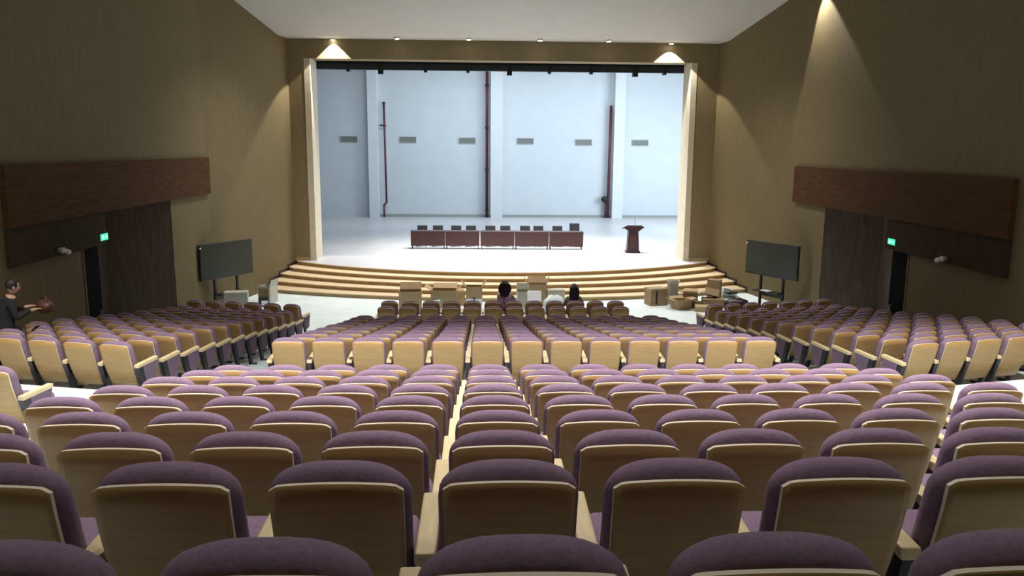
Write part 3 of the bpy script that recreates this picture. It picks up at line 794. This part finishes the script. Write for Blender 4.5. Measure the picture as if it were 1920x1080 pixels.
def seated(arm_l, arm_r, hz=1.19, dx=0):
    J = {'pelvis': (0, .28, .55, .145), 'waist': (dx*.3, .25, .70, .125), 'chest': (dx*.7, .24, .90, .150), 'neckb': (dx, .25, 1.02, .075), 'neck': (dx, .26, 1.09, .052),
         'sl': (-.17+dx, .25, .98, .070), 'sr': (.17+dx, .25, .98, .070),
         'hl': (-.09, .32, .52, .105), 'hr': (.09, .32, .52, .105), 'kl': (-.12, .72, .52, .075), 'kr': (.12, .72, .52, .075),
         'al': (-.12, .76, .10, .045), 'ar': (.12, .76, .10, .045), 'tl': (-.12, .92, .05, .035), 'tr': (.12, .92, .05, .035)}
    J['el'], J['wl'], J['pl'] = arm_l; J['er'], J['wr'], J['pr'] = arm_r
    return J
BONES = [('pelvis', 'waist'), ('waist', 'chest'), ('chest', 'neckb'), ('neckb', 'neck'), ('chest', 'sl'), ('chest', 'sr'), ('sl', 'el'), ('el', 'wl'), ('wl', 'pl'), ('sr', 'er'), ('er', 'wr'), ('wr', 'pr'),
         ('pelvis', 'hl'), ('pelvis', 'hr'), ('hl', 'kl'), ('hr', 'kr'), ('kl', 'al'), ('kr', 'ar'), ('al', 'tl'), ('ar', 'tr')]
def zones(sl):
    z = {b: 0 for b in BONES}
    for b in BONES[12:]: z[b] = 2
    z[('neckb', 'neck')] = 1; z[('wl', 'pl')] = 1; z[('wr', 'pr')] = 1
    if sl == 'short': z[('el', 'wl')] = 1; z[('er', 'wr')] = 1
    return z
FY = FRONT[1][0]
J = seated(((-.25, .30, .75, .045), (-.20, .50, .68, .032), (-.18, .58, .68, .028)), ((.25, .30, .75, .045), (.22, .50, .68, .032), (.20, .58, .68, .028)), dx=-.10)
person('person with long dark hair and a floral top, seen from behind', (.10, FY+.02, .13), 0, J, BONES, zones('short'), [M['flower'], M['skin'], M['navy'], M['hair'], lips], [('pl', 'wl', .25), ('pr', 'wr', .25)], (-.10, .275, 1.27, 0, R(-6)), long_hair(.40, .185))
J = seated(((-.27, .32, .76, .055), (-.30, .55, .72, .036), (-.30, .63, .72, .030)), ((.27, .32, .76, .055), (.30, .55, .72, .036), (.30, .63, .72, .030)))
person('person with long black hair and olive jacket, sitting in the front row', (1.95, FY+.02, .04), 0, J, BONES, zones('long'), [M['olive'], M['skin'], M['navy'], M['hair2'], lips], [('pl', 'wl', .25), ('pr', 'wr', .25)], (0, .275, 1.26, 0, R(-4)), long_hair(.50, .145))
# standing person at the far left, bending forward and holding a brown bag
J = {'pelvis': (0, 0, .93, .135), 'waist': (0, .02, 1.08, .125), 'chest': (0, .07, 1.28, .150), 'neckb': (0, .10, 1.42, .07), 'neck': (0, .13, 1.48, .052),
     'sl': (-.18, .08, 1.37, .068), 'sr': (.18, .08, 1.37, .068), 'el': (-.24, .12, 1.14, .05), 'wl': (-.14, .34, 1.22, .034), 'pl': (-.12, .42, 1.23, .03),
     'er': (.24, .10, 1.12, .05), 'wr': (.14, .34, 1.20, .034), 'pr': (.12, .42, 1.21, .03),
     'hl': (-.09, 0, .88, .10), 'hr': (.09, 0, .88, .10), 'kl': (-.10, .05, .50, .07), 'kr': (.12, .02, .50, .07), 'al': (-.10, 0, .09, .045), 'ar': (.14, -.04, .09, .045), 'tl': (-.11, .14, .04, .035), 'tr': (.15, .10, .04, .035)}
person('person in dark clothes standing by the left wall, holding a brown bag', (-8.30, 12.85, 1.32), -.80, J, BONES, zones('long'), [M['navy'], M['skin'], M['navy'], M['hair'], lips], [('pl', 'wl', .35), ('pr', 'wr', .35)], (0, .16, 1.60, 0, R(-14)), short_hair)
a_ = -.80; d_ = Vector((-math.sin(a_), math.cos(a_), 0))
t = thing('handbag', 'brown leather bag held by the standing person at the left', 'bag', Vector((-8.30, 12.85, 1.32))+d_*.60+Vector((0, 0, 1.16)), a_)
bm = NB()
for v in ball(bm, (0, 0, .06), .20, .13, .12, seg=16): v.co += Vector((random.uniform(-.01, .01),)*3)
obj('bag', bm, M['brownbag'], t)
bm = NB(); tube(bm, (-.12, 0, .14), (-.06, 0, .24), .012, n=6); tube(bm, (-.06, 0, .24), (.06, 0, .24), .012, n=6); tube(bm, (.06, 0, .24), (.12, 0, .14), .012, n=6); obj('handle', bm, M['brownbag'], t)
